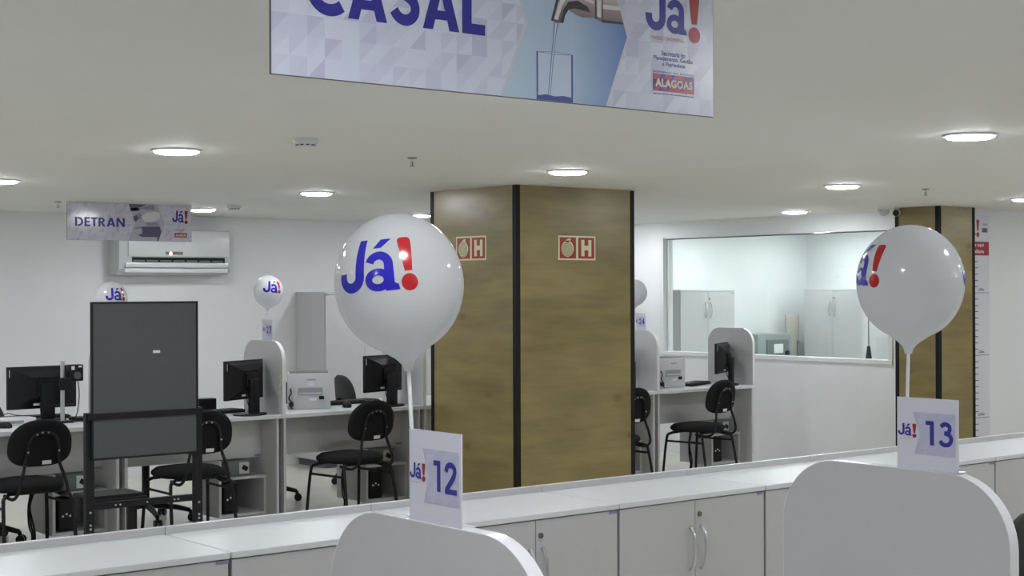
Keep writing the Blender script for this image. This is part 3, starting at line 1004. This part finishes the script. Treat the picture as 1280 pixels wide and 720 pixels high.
poly_mb([[(.005, 1.800), (wd - .005, 1.800), (wd - .005, 1.91), (.005, 1.91)]], y).build('red_panel', 'red', t, 0, False)
m = MB()
text_mb('Me\u00e7a aqui', .06, 1.865, .215, .032, y - .0004, .04, m)
text_mb('sua altura', .06, 1.818, .215, .030, y - .0004, .04, m)
m.build('lettering', 'sticker', t, 0, False)
poly_mb([[(.25, 2.05), (.325, 2.05), (.325, 2.056), (.25, 2.056)], [(.26, 2.04), (.315, 2.04), (.315, 2.045), (.26, 2.045)]], y).build('caption', 'tag', t, 0, False)
poly_mb([[(.25, 1.985), (.325, 1.985), (.325, 2.02), (.25, 2.02)]], y).build('emblem', 'carp', t, 0, False)

# ------------------------------------------------------------------ air conditioner
t = thing('air_conditioner', (5.235, 11.5, 1.672), 0, 'white wall-mounted split air conditioner with orange indicator light', 'air conditioner')
prof = [(.198, 0), (.06, .0), (.012, .045), (.0, .11), (.0, .36), (.02, .372), (.198, .372)]
MB().prism(prof, lambda u, v, d: (d, u, v), 0, 1.0).build('body', 'acg', t, 20)
MB().bx(.075, .985, -.010, -.0005, .150, .366, .004).build('front_panel', 'acw', t)
MB().bx(.11, .945, -.006, -.0003, .104, .143).build('outlet', 'strip', t, 0)
for i in range(7):
    MB().bx(.118 + i * .118, .118 + i * .118 + .100, -.009, -.0065, .106, .121).build('louver', 'steeld', t, 0)
MB().bx(.05, .975, -.014, .010, .060, .100, .004).build('flap', 'acw', t)
MB().bx(.05, .975, -.004, .03, .018, .052, .004).build('lower_flap', 'acw', t)
dd = MB().bx(.40, .555, -.0125, -.0102, .166, .190).build('display', 'grey', t, 0)
MB().cyl((.445, -.013, .176), (.445, -.0155, .176), .012, seg=14).build('indicator_light', 'led', dd)


# ------------------------------------------------------------------ tall cabinets
def tall_cabinet(loc, rz, W, Hh, D, label):
    t = thing('tall_cabinet', loc, rz, label, 'cabinet')
    MB().bx(0, W, .02, D, .06, Hh - .02).build('carcass', 'lam', t, 0)
    MB().bx(-.002, W + .002, 0, D, Hh - .02, Hh, .002).build('top', 'lam', t, 0)
    MB().bx(.02, W - .02, .05, D - .02, 0, .06).build('plinth', 'seam', t, 0)
    for k in (0, 1):
        x0, x1 = (.002, W / 2 - .0015) if k == 0 else (W / 2 + .0015, W - .002)
        d = MB().bx(x0, x1, 0, .018, .065, Hh - .023, .0015).build('door', 'lam', t, 0)
        s_ = -1 if k == 0 else 1
        hx = W / 2 + s_ * .03
        zt = Hh - .14
        MB().tube([(hx, 0, zt), (hx + s_ * .006, -.012, zt - .004), (hx + s_ * .012, -.026, zt - .075), (hx + s_ * .006, -.012, zt - .146), (hx, 0, zt - .15)], .007, 8, smooth=4).build('handle', 'chrome', d)
        if k == 1: MB().cyl((W / 2 + .025, 0, zt + .045), (W / 2 + .025, -.006, zt + .045), .011, seg=12).build('lock', 'brass', d)
    MB().bx(W - .05, W - .01, -.0015, 0, Hh - .04, Hh - .03).build('name_tag', 'tag', t, 0)
    return t


tall_cabinet((6.99, 11.2, 0), 0, .80, 1.525, .495, 'tall white two-door cabinet on the back wall behind the desks')
tall_cabinet((7.81, 11.2, 0), 0, .80, 1.525, .495, 'tall white two-door cabinet on the back wall, mostly behind the pillar')
tall_cabinet((11.28, 11.17, 0), 0, .82, 1.53, .50, 'tall white two-door cabinet behind the glass, its side showing')
tall_cabinet((13.40, 11.31, 0), R(-90), .81, 1.53, .495, 'tall white two-door cabinet behind the glass on the end wall')

t = thing('steel_locker', (12.50, 11.2, 0), 0, 'low grey-green steel locker behind the glass', 'locker')
MB().bx(0, .56, 0, .45, 0, 1.04, .006).build('body', 'steel', t)
dd = MB().bx(.14, .50, -.012, -.0005, .55, .98, .004).build('door', 'steeld', t)
MB().bx(.25, .40, -.0135, -.0125, .83, .93).build('paper_note', 'sticker', dd, 0)
MB().cyl((.27, -.012, .76), (.27, -.03, .76), .02, seg=12).build('knob', 'grey', dd)
MB().cyl((.46, -.012, .83), (.46, -.035, .83), .025, seg=12).build('knob', 'black', dd)
t = thing('leaning_board', (13.3, 11.45, 0), R(-8), 'narrow beige board standing in the corner behind the glass', 'board')
MB().box((.09, .05, .62), (.19, .03, 1.24), .003).build('panel', 'beige', t, 0)
t = thing('slim_pole', (13.33, 11.33, 0), 0, 'slim dark and red pole beside the cabinet behind the glass', 'pole')
MB().cyl((0, 0, 0), (-.01, .0, .78), .014, seg=10).build('red_shaft', 'dred', t)
MB().cyl((-.01, 0, .78), (-.012, 0, .95), .018, seg=10).build('grip', 'grey', t)
t = thing('upright_rod', (10.62, 8.25, 0), 0, 'thin upright rod with a black tapered collar just behind the glass', 'rod')
MB().lathe([(.001, 0), (.14, 0), (.14, .015), (.02, .03), (.001, .03)], 24).build('base', 'black', t)
MB().cyl((0, 0, .03), (0, 0, .72), .012, seg=10).build('lower_pole', 'grey', t)
MB().lathe([(.001, .72), (.055, .72), (.014, 1.04), (.001, 1.045)], 20).build('collar', 'black', t)
MB().cyl((0, 0, 1.04), (0, 0, 1.515), .005, seg=8).build('rod', 'grey', t)
MB().tube([(0, 0, 1.512), (-.035, .03, 1.512)], .006, 8).build('hook', 'silver', t)


# ------------------------------------------------------------------ chairs
def visitor_chair(loc, rz, label):
    """local: faces +y"""
    t = thing('visitor_chair', loc, rz, label, 'chair', 'black padded visitor chairs')
    rings = [superring(a, b, z, 28, 2.5, 0, .03) for a, b, z in ((.165, .155, .412), (.200, .185, .414), (.214, .198, .430), (.210, .196, .448), (.186, .172, .466), (.12, .11, .476), (.01, .01, .479))]
    MB().loft(rings).build('seat', 'fabric', t, 60)
    # backrest: rounded pad, flatter at the bottom
    b = MB()
    def ring(sc, yy):
        out = []
        for k in range(32):
            a = 2 * math.pi * k / 32
            c, s_ = math.cos(a), math.sin(a)
            e = 2.35 if s_ > 0 else 2.9
            u = .186 * sc * math.copysign(abs(c) ** (2 / e), c)
            u *= (1 - .10 * s_)
            v = .134 * sc * math.copysign(abs(s_) ** (2 / e), s_)
            out.append(Vector((u, yy - u * u * -.55, v)))
        return out
    b.loft([ring(.80, -.026), ring(.95, -.024), ring(1.0, -.012), ring(.99, .0), ring(.92, .010), ring(.6, .016), ring(.05, .018)])
    mt = Matrix.Translation((0, -.205, .695)) @ Matrix.Rotation(R(9), 4, 'X')
    b.move(mt)
    bk = b.build('backrest', 'fabric', t, 60)
    MB().box((.03, -.0272, -.108), (.052, .002, .022)).move(mt).build('sticker', 'sticker', bk, 0)
    r = .0105
    # back frame: an arch fixed to the rear of the pad whose ends run under the seat
    arch = [(-.15, -.06, .395), (-.15, -.17, .385), (-.145, -.232, .42), (-.125, -.238, .50)]
    arch += [tuple(mt @ Vector(p)) for p in ((-.098, -.036, -.10), (-.085, -.036, .0), (-.055, -.037, .052), (0, -.037, .068), (.055, -.037, .052), (.085, -.036, .0), (.098, -.036, -.10))]
    arch += [(.125, -.238, .50), (.145, -.232, .42), (.15, -.17, .385), (.15, -.06, .395)]
    bf = MB().tube(arch, .0095, 8, smooth=4).build('back_frame', 'blackm', t, 60)
    for p in ((-.045, -.047, .058), (-.015, -.047, .068), (.02, -.047, .067), (-.09, -.046, -.04), (.09, -.046, -.04)):
        q = mt @ Vector(p)
        MB().cyl(q, q + Vector((0, -.004, 0)), .0055, seg=8).build('bolt', 'chrome', bf)
    for s_ in (-1, 1):
        MB().tube([(s_ * .14, .12, .405), (s_ * .185, .165, .392), (s_ * .205, .185, .34), (s_ * .222, .215, .0)], r, 8, smooth=3).build('leg', 'blackm', t, 60)
        MB().tube([(s_ * .14, -.10, .405), (s_ * .185, -.145, .392), (s_ * .20, -.165, .34), (s_ * .215, -.225, .0)], r, 8, smooth=3).build('leg', 'blackm', t, 60)
        MB().tube([(s_ * .205, .185, .335), (s_ * .20, -.166, .335)], .008, 8).build('side_rail', 'blackm', t, 60)
    MB().tube([(-.14, .12, .405), (.14, .12, .405)], .009, 8).build('seat_rail', 'blackm', t, 60)
    MB().tube([(-.14, -.10, .405), (.14, -.10, .405)], .009, 8).build('seat_rail', 'blackm', t, 60)
    return t


vc = visitor_chair((3.285, 8.47, 0), R(2), 'black padded visitor chair at the desk with the silver pole')
for x, yy, a, lb in ((4.295, 8.44, -2, 'black padded visitor chair partly behind the grey photo backdrop'), (5.48, 8.455, 6, 'black padded visitor chair at the desk with the printer beside divider 27'),
                     (7.62, 8.24, 2, 'black padded visitor chair half hidden by the big wood pillar'), (8.775, 8.47, 8, 'black padded visitor chair near the window wall')):
    copy_tree(vc, None, (x, yy, 0), R(a), lb)


def swivel_chair(loc, rz, label, back_z=.68):
    t = thing('swivel_chair', loc, rz, label, 'chair', 'black swivel office chairs')
    for k in range(5):
        a = 2 * math.pi * k / 5 + .3
        c, s_ = math.cos(a), math.sin(a)
        lg = MB().tube([(.03 * c, .03 * s_, .115), (.20 * c, .20 * s_, .095), (.29 * c, .29 * s_, .072)], .022, 8, .015).build('base_arm', 'black', t, 60)
        m = MB()
        for q in (-1, 1):
            ox, oy = -s_ * .016 * q, c * .016 * q
            m.cyl((.30 * c + ox - s_ * .008, .30 * s_ + oy + c * .008, .027), (.30 * c + ox + s_ * .008, .30 * s_ + oy - c * .008, .027), .027, seg=16)
        m.cyl((.295 * c, .295 * s_, .03), (.29 * c, .29 * s_, .075), .012, seg=10)
        m.build('caster', 'black', lg, 40)
    MB().cyl((0, 0, .10), (0, 0, .40), .026, seg=16).build('gas_column', 'black', t)
    MB().box((0, 0, .41), (.18, .24, .03), .008).build('mechanism', 'black', t)
    MB().loft([superring(a, b, z, 28, 3.0) for a, b, z in ((.17, .16, .425), (.225, .215, .43), (.235, .225, .455), (.23, .22, .48), (.20, .19, .495), (.02, .02, .502))]).build('seat', 'greyfab', t, 60)
    MB().tube([(0, -.12, .415), (0, -.25, .43), (0, -.275, .50), (0, -.27, .70)], .018, 8, smooth=4).build('back_support', 'black', t, 60)
    b = MB()
    def ring(sc, yy):
        out = []
        for p in superring(.205 * sc, .20 * sc, 0, 32, 2.8):
            out.append(Vector((p.x * (1 - .5 * p.y), yy + p.x * p.x * .8, p.y)))
        return out
    b.loft([ring(.7, -.03), ring(.93, -.026), ring(1.0, -.008), ring(.98, .012), ring(.85, .028), ring(.05, .036)])
    b.move(Matrix.Translation((0, -.235, back_z)) @ Matrix.Rotation(R(7), 4, 'X'))
    b.build('backrest', 'greyfab', t, 60)
    return t


sw = swivel_chair((6.686, 10.04, 0), R(-104), 'black swivel office chair behind the desk with the printer')
copy_tree(sw, None, (5.52, 9.80, 0), R(25), 'black swivel office chair behind divider 27')
copy_tree(sw, None, (4.47, 9.42, 0), R(170), 'black swivel office chair behind the grey photo backdrop')
copy_tree(sw, None, (3.27, 9.30, 0), R(160), 'black swivel office chair behind the desk with the silver pole')
swivel_chair((4.19, 2.37, 0), R(185), 'black swivel office chair beyond the divider with card 13', .655)


# ------------------------------------------------------------------ desk equipment
DZ = .7455


def monitor(loc, a, label, Wd=.41, Hh=.25, z0=.10):
    """local: screen faces +y, back towards -y"""
    t = thing('monitor', loc, R(a), label, 'monitor', 'black desktop monitors')
    b = MB().box((0, .05, z0 + Hh / 2), (Wd, .022, Hh), .004)
    b.build('housing', 'black', t)
    bb = MB()
    def q(w_, h_, yy): return [Vector((sx * w_ / 2, yy, z0 + Hh / 2 + sz * h_ / 2)) for sx, sz in ((-1, -1), (1, -1), (1, 1), (-1, 1))]
    bb.loft([q(Wd * .97, Hh * .94, .040), q(Wd * .80, Hh * .80, .018), q(Wd * .45, Hh * .55, .0), q(Wd * .40, Hh * .5, -.004)])
    bb.build('rear_cover', 'black', t, 20)
    MB().box((0, .0615, z0 + Hh / 2 + .006), (Wd - .03, .001, Hh - .04)).build('screen', 'seam', t, 0)
    MB().box((0, -.030, .115), (.085, .035, .23), .006).build('neck', 'black', t)
    MB().box((0, -.006, z0 + Hh / 2), (.11, .03, .09), .004).build('mount_plate', 'black', t)
    MB().loft([superring(a_, b_, z, 28, 2.5) for a_, b_, z in ((.12, .085, 0), (.125, .09, .004), (.12, .085, .012), (.05, .04, .018))]).build('base', 'black', t, 50)
    MB().box((-Wd / 2 + .016, .0375, z0 + Hh - .04), (.012, .003, .045)).build('sticker', 'sticker', t, 0)
    MB().box((-.05, .012, z0 + .030), (.045, .004, .016), rot=Matrix.Rotation(R(-20), 3, 'X')).build('sticker', 'sticker', t, 0)
    MB().tube([(-.03, .01, z0 + .03), (-.035, -.02, .05), (.0, -.04, .075), (.03, .02, .03), (.06, .08, .008)], .003, 6, smooth=5).build('cable', 'black', t, 60)
    return t


monitor((3.635, 9.05, DZ), 4, 'wide black desktop monitor beside the silver pole', .45, .26, .075)
m1 = monitor((4.80, 8.60, DZ), 26, 'black desktop monitor in front of divider 27')
copy_tree(m1, None, (5.88, 8.62, DZ), R(18), 'black desktop monitor behind the padded chair, next to the big pillar')
copy_tree(m1, None, (8.13, 8.62, DZ), R(24), 'black desktop monitor half hidden by the pillar at divider 24')
copy_tree(m1, None, (9.25, 8.62, DZ), R(30), 'black desktop monitor in front of the divider below the window')


def keyboard(loc, a, label):
    t = thing('keyboard', loc, R(a), label, 'keyboard', 'black keyboards')
    MB().box((0, 0, .010), (.44, .145, .018), .004).build('body', 'black', t)
    m = MB()
    for r_ in range(5):
        for c in range(15):
            m.box((-.20 + c * .0286, -.052 + r_ * .026, .0212), (.023, .020, .0045))
    o = m.build('keys', 'blackm', t, 0)
    return t


k0 = keyboard((3.62, 9.22, DZ), 0, 'black keyboard behind the wide monitor by the silver pole')
copy_tree(k0, None, (4.66, 8.86, DZ), R(8), 'black keyboard between the photo backdrop and the monitor at divider 27')
copy_tree(k0, None, (5.83, 9.02, DZ), R(8), 'black keyboard behind the padded chair next to the big pillar')
copy_tree(k0, None, (9.09, 8.85, DZ), R(24), 'black keyboard beside the printer near the window')


def mouse(loc, a, label):
    t = thing('mouse', loc, R(a), label, 'mouse', 'black mice')
    MB().loft([superring(x, yy, z, 20, 2.3) for x, yy, z in ((.029, .052, 0), (.032, .056, .008), (.030, .052, .022), (.02, .036, .034), (.002, .004, .038))]).build('shell', 'black', t, 60)
    MB().lathe([(.001, .028), (.005, .030), (.005, .038), (.001, .040)], 8, (0, .03, 0)).build('wheel', 'grey', t)
    return t


mo = mouse((3.26, 8.74, DZ), 30, 'black mouse beside a white box at the desk with the silver pole')
copy_tree(mo, None, (5.615, 8.73, DZ), R(-30), 'black mouse beside the pale printer at divider 27')


def printer(loc, a, label):
    t = thing('printer', loc, R(a), label, 'printer', 'pale grey desktop printers')
    Wd, D, Hh = .285, .26, .24
    MB().box((0, D / 2, Hh / 2), (Wd, D, Hh), .006).build('body', 'printer', t)
    MB().box((0, D / 2, Hh + .003), (Wd * .92, D * .9, .006), .002).build('lid', 'grey', t)
    MB().box((.008, .002, .118), (.165, .006, .050), .001).build('slot', 'printer_dk', t, 0)
    MB().box((.008, -.003, .105), (.15, .01, .012), .001).build('tray', 'printer', t, 0)
    MB().box((.015, -.0005, .197), (.06, .003, .008)).build('button_bar', 'printer_dk', t, 0)
    MB().box((.012, -.0008, .168), (.045, .003, .034)).build('label_sticker', 'paper', t, 0)
    MB().box((.083, -.003, .076), (.034, .008, .024), .002).build('socket', 'black', t, 0)
    MB().box((.025, -.0005, .066), (.05, .002, .016)).build('rating_plate', 'sticker', t, 0)
    MB().tube([(-.125, -.002, .14), (-.118, -.012, .11), (-.135, -.02, .075), (-.115, -.016, .05), (-.125, -.022, .03), (-.11, -.03, .006)], .0045, 6, smooth=4).build('cable', 'black', t, 60)
    MB().box((-.118, -.012, .034), (.03, .022, .03), .004).build('power_plug', 'black', t)
    return t


p0 = printer((5.335, 8.76, DZ), -30, 'pale grey boxy printer on the desk beside divider 27')
copy_tree(p0, None, (4.14, 8.80, DZ), R(-15), 'pale grey boxy printer behind the grey photo backdrop')
copy_tree(p0, None, (8.69, 8.70, DZ), R(-3), 'pale grey boxy printer below the interior window, beside card 24')

t = thing('camera_pole', (3.665, 8.86, DZ), 0, 'silver desk pole holding a black camera before the monitor', 'camera stand')
MB().box((0, 0, .006), (.10, .10, .012), .003).build('base', 'black', t)
MB().cyl((0, 0, .012), (0, 0, .372), .013, seg=14).build('pole', 'silver', t)
MB().box((.012, -.012, .235), (.06, .05, .075), .004).build('clamp', 'black', t)
cm = MB().box((.075, -.01, .30), (.085, .06, .10), .006).build('camera_head', 'black', t)
MB().cyl((.075, -.04, .285), (.075, -.055, .285), .022, seg=18).build('lens', 'seam', cm)
MB().box((.05, -.0405, .330), (.02, .002, .022)).build('sticker', 'sticker', cm, 0)
MB().box((.095, -.0405, .338), (.022, .002, .010)).build('sticker', 'sticker', cm, 0)
MB().tube([(.10, .01, .26), (.11, .01, .16), (.10, .02, .05), (.08, .04, .008)], .003, 6, smooth=5).build('cable', 'black', t, 60)
t = thing('signature_pad', (3.815, 8.93, DZ), R(-6), 'small black tablet pad between the silver pole and the divider', 'tablet')
MB().box((0, 0, .012), (.13, .11, .024), .004).build('case', 'black', t)
MB().box((0, -.005, .0245), (.10, .07, .001)).build('pad_surface', 'steeld', t, 0)
t = thing('white_box', (3.36, 8.90, DZ), R(4), 'small white flat box with wires behind the visitor chair back', 'box')
MB().box((0, 0, .022), (.26, .14, .044), .004).build('case', 'white', t)
MB().box((0, -.0705, .022), (.10, .002, .018)).build('port_strip', 'printer_dk', t, 0)
MB().tube([(-.10, -.03, .045), (-.05, -.06, .075), (.02, -.03, .06), (.10, -.01, .05)], .0025, 6, smooth=5).build('wire', 'black', t, 60)
t = thing('hand_sanitizer', (4.70, 9.02, DZ), 0, 'small black speaker box under the monitor at divider 27', 'speaker')
t.name = 'desk_speaker'
MB().box((0, 0, .045), (.13, .08, .09), .006).build('case', 'black', t)
MB().cyl((0, .04, .045), (0, .044, .045), .028, seg=16).build('speaker_cone', 'grey', t)


# equipment on the shelves under the desks
def small_pc(loc, label):
    t = thing('computer_case', loc, 0, label, 'computer', 'black computers under the desks')
    MB().box((0, .14, .095), (.10, .28, .19), .004).build('case', 'black', t)
    MB().box((0, -.001, .10), (.088, .004, .165), .001).build('front_bezel', 'blackm', t, 0)
    m = MB()
    for i in range(3): m.box((-.025 + i * .022, -.0035, .09 + (i % 2) * .012), (.012, .002, .010))
    m.build('port_labels', 'sticker', t, 0)
    return t


def ups(loc, label):
    t = thing('power_supply_unit', loc, 0, label, 'power supply', 'dark power units under the desks')
    MB().box((0, .14, .05), (.17, .28, .10), .004).build('case', 'steeld', t)
    MB().box((.03, -.001, .052), (.07, .004, .075), .001).build('metal_face', 'silver', t, 0)
    MB().box((.035, -.004, .05), (.04, .006, .03), .001, rot=Matrix.Rotation(R(30), 3, 'Y')).build('socket', 'black', t, 0)
    return t


def cable_bundle(loc, label):
    t = thing('cable_bundle', loc, 0, label, 'cable', 'black cable bundles under the desks')
    m = MB()
    for i in range(3):
        o = i * .010
        m.tube([(.03 + o, .0, .47), (.01 + o, -.01, .36), (-.012 + o * .6, -.015, .26), (-.010 + o * 1.4, -.02, .15), (.012 + o, -.01, .09), (.02 + o, .02, .0)], .005, 6, smooth=4)
    m.build('cords', 'black', t, 60)
    return t


spc = sup = scb = None
lbn = ['under the desk with the silver pole', 'under the desk behind the photo backdrop', 'under the desk with the printer at divider 27', None, 'under the desk beside divider 24', 'under the desk by the window wall']
for k in range(6):
    if lbn[k] is None: continue
    xr = BX[k + 1] - .0365
    xl = xr - .34
    a = (xl + .10, DY + .165, .1185)
    b_ = (xl + .16, DY + .155, .3535)
    c_ = (xl - .06, DY + .34, .0)
    if spc is None:
        spc = small_pc(a, 'black computer case ' + lbn[k]); sup = ups(b_, 'dark power unit on the shelf ' + lbn[k]); scb = cable_bundle(c_, 'black hanging cable bundle ' + lbn[k])
    else:
        copy_tree(spc, None, a, 0, 'black computer case ' + lbn[k]); copy_tree(sup, None, b_, 0, 'dark power unit on the shelf ' + lbn[k]); copy_tree(scb, None, c_, 0, 'black hanging cable bundle ' + lbn[k])

# ------------------------------------------------------------------ photo backdrop on its stand
t = thing('photo_backdrop', (3.177, 7.4, 0), 0, 'charcoal photo backdrop panel on a black steel stand', 'backdrop')
Wb = .655
for x in (0.0, Wb - .045):
    p = MB().box((x + .0225, .0, .46), (.045, .035, .915), .002).build('post', 'blackm', t, 0)
    MB().box((x + .0225, .0, .012), (.05, .52, .024), .003).build('foot', 'blackm', p, 0)
    for z in (.90, .41, .345, .325):
        MB().cyl((x + .0225, -.0175, z), (x + .0225, -.0215, z), .006, seg=8).build('bolt', 'silver', p)
MB().box((Wb / 2, 0, .898), (Wb - .09, .03, .032), .002).build('upper_bar', 'blackm', t, 0)
lb = MB().box((Wb / 2, 0, .437), (Wb - .09, .03, .035), .002).build('lower_bar', 'blackm', t, 0)
for x in (.16, .185, .49, .512, .335):
    MB().cyl((x, -.015, .437), (x, -.019, .437), .005, seg=8).build('bolt', 'silver', lb)
MB().box((Wb / 2 - .003, -.022, 1.079), (.592, .012, .800)).build('panel', 'backdrop', t, 0)
fr = MB()
x0, x1, z0, z1 = .025, .624, .675, 1.485
fr.bx(x0, x0 + .010, -.031, -.0135, z0, z1); fr.bx(x1 - .010, x1, -.031, -.0135, z0, z1)
fr.bx(x0 + .010, x1 - .010, -.031, -.0135, z0, z0 + .010); fr.bx(x0 + .010, x1 - .010, -.031, -.0135, z1 - .010, z1)
fr.build('panel_frame', 'blackm', t, 0)
MB().box((Wb / 2, -.034, .898), (.64, .010, .032), .002).build('cross_bar', 'blackm', t, 0)
MB().box((.385, -.0286, 1.222), (.040, .001, .014)).build('sticker', 'sticker', t, 0)
pl = MB().box((.20, .16, .472), (.30, .22, .016), .002).build('shelf_plate', 'blackm', t, 0)
for x, yy in ((.295, .10), (.335, .14)):
    MB().box((x, yy, .235), (.035 if x < .3 else .02, .03, .462), .002).build('shelf_leg', 'blackm', pl, 0)
MB().box((.20, .06, .455), (.30, .09, .018)).build('bracket', 'blackm', pl, 0)
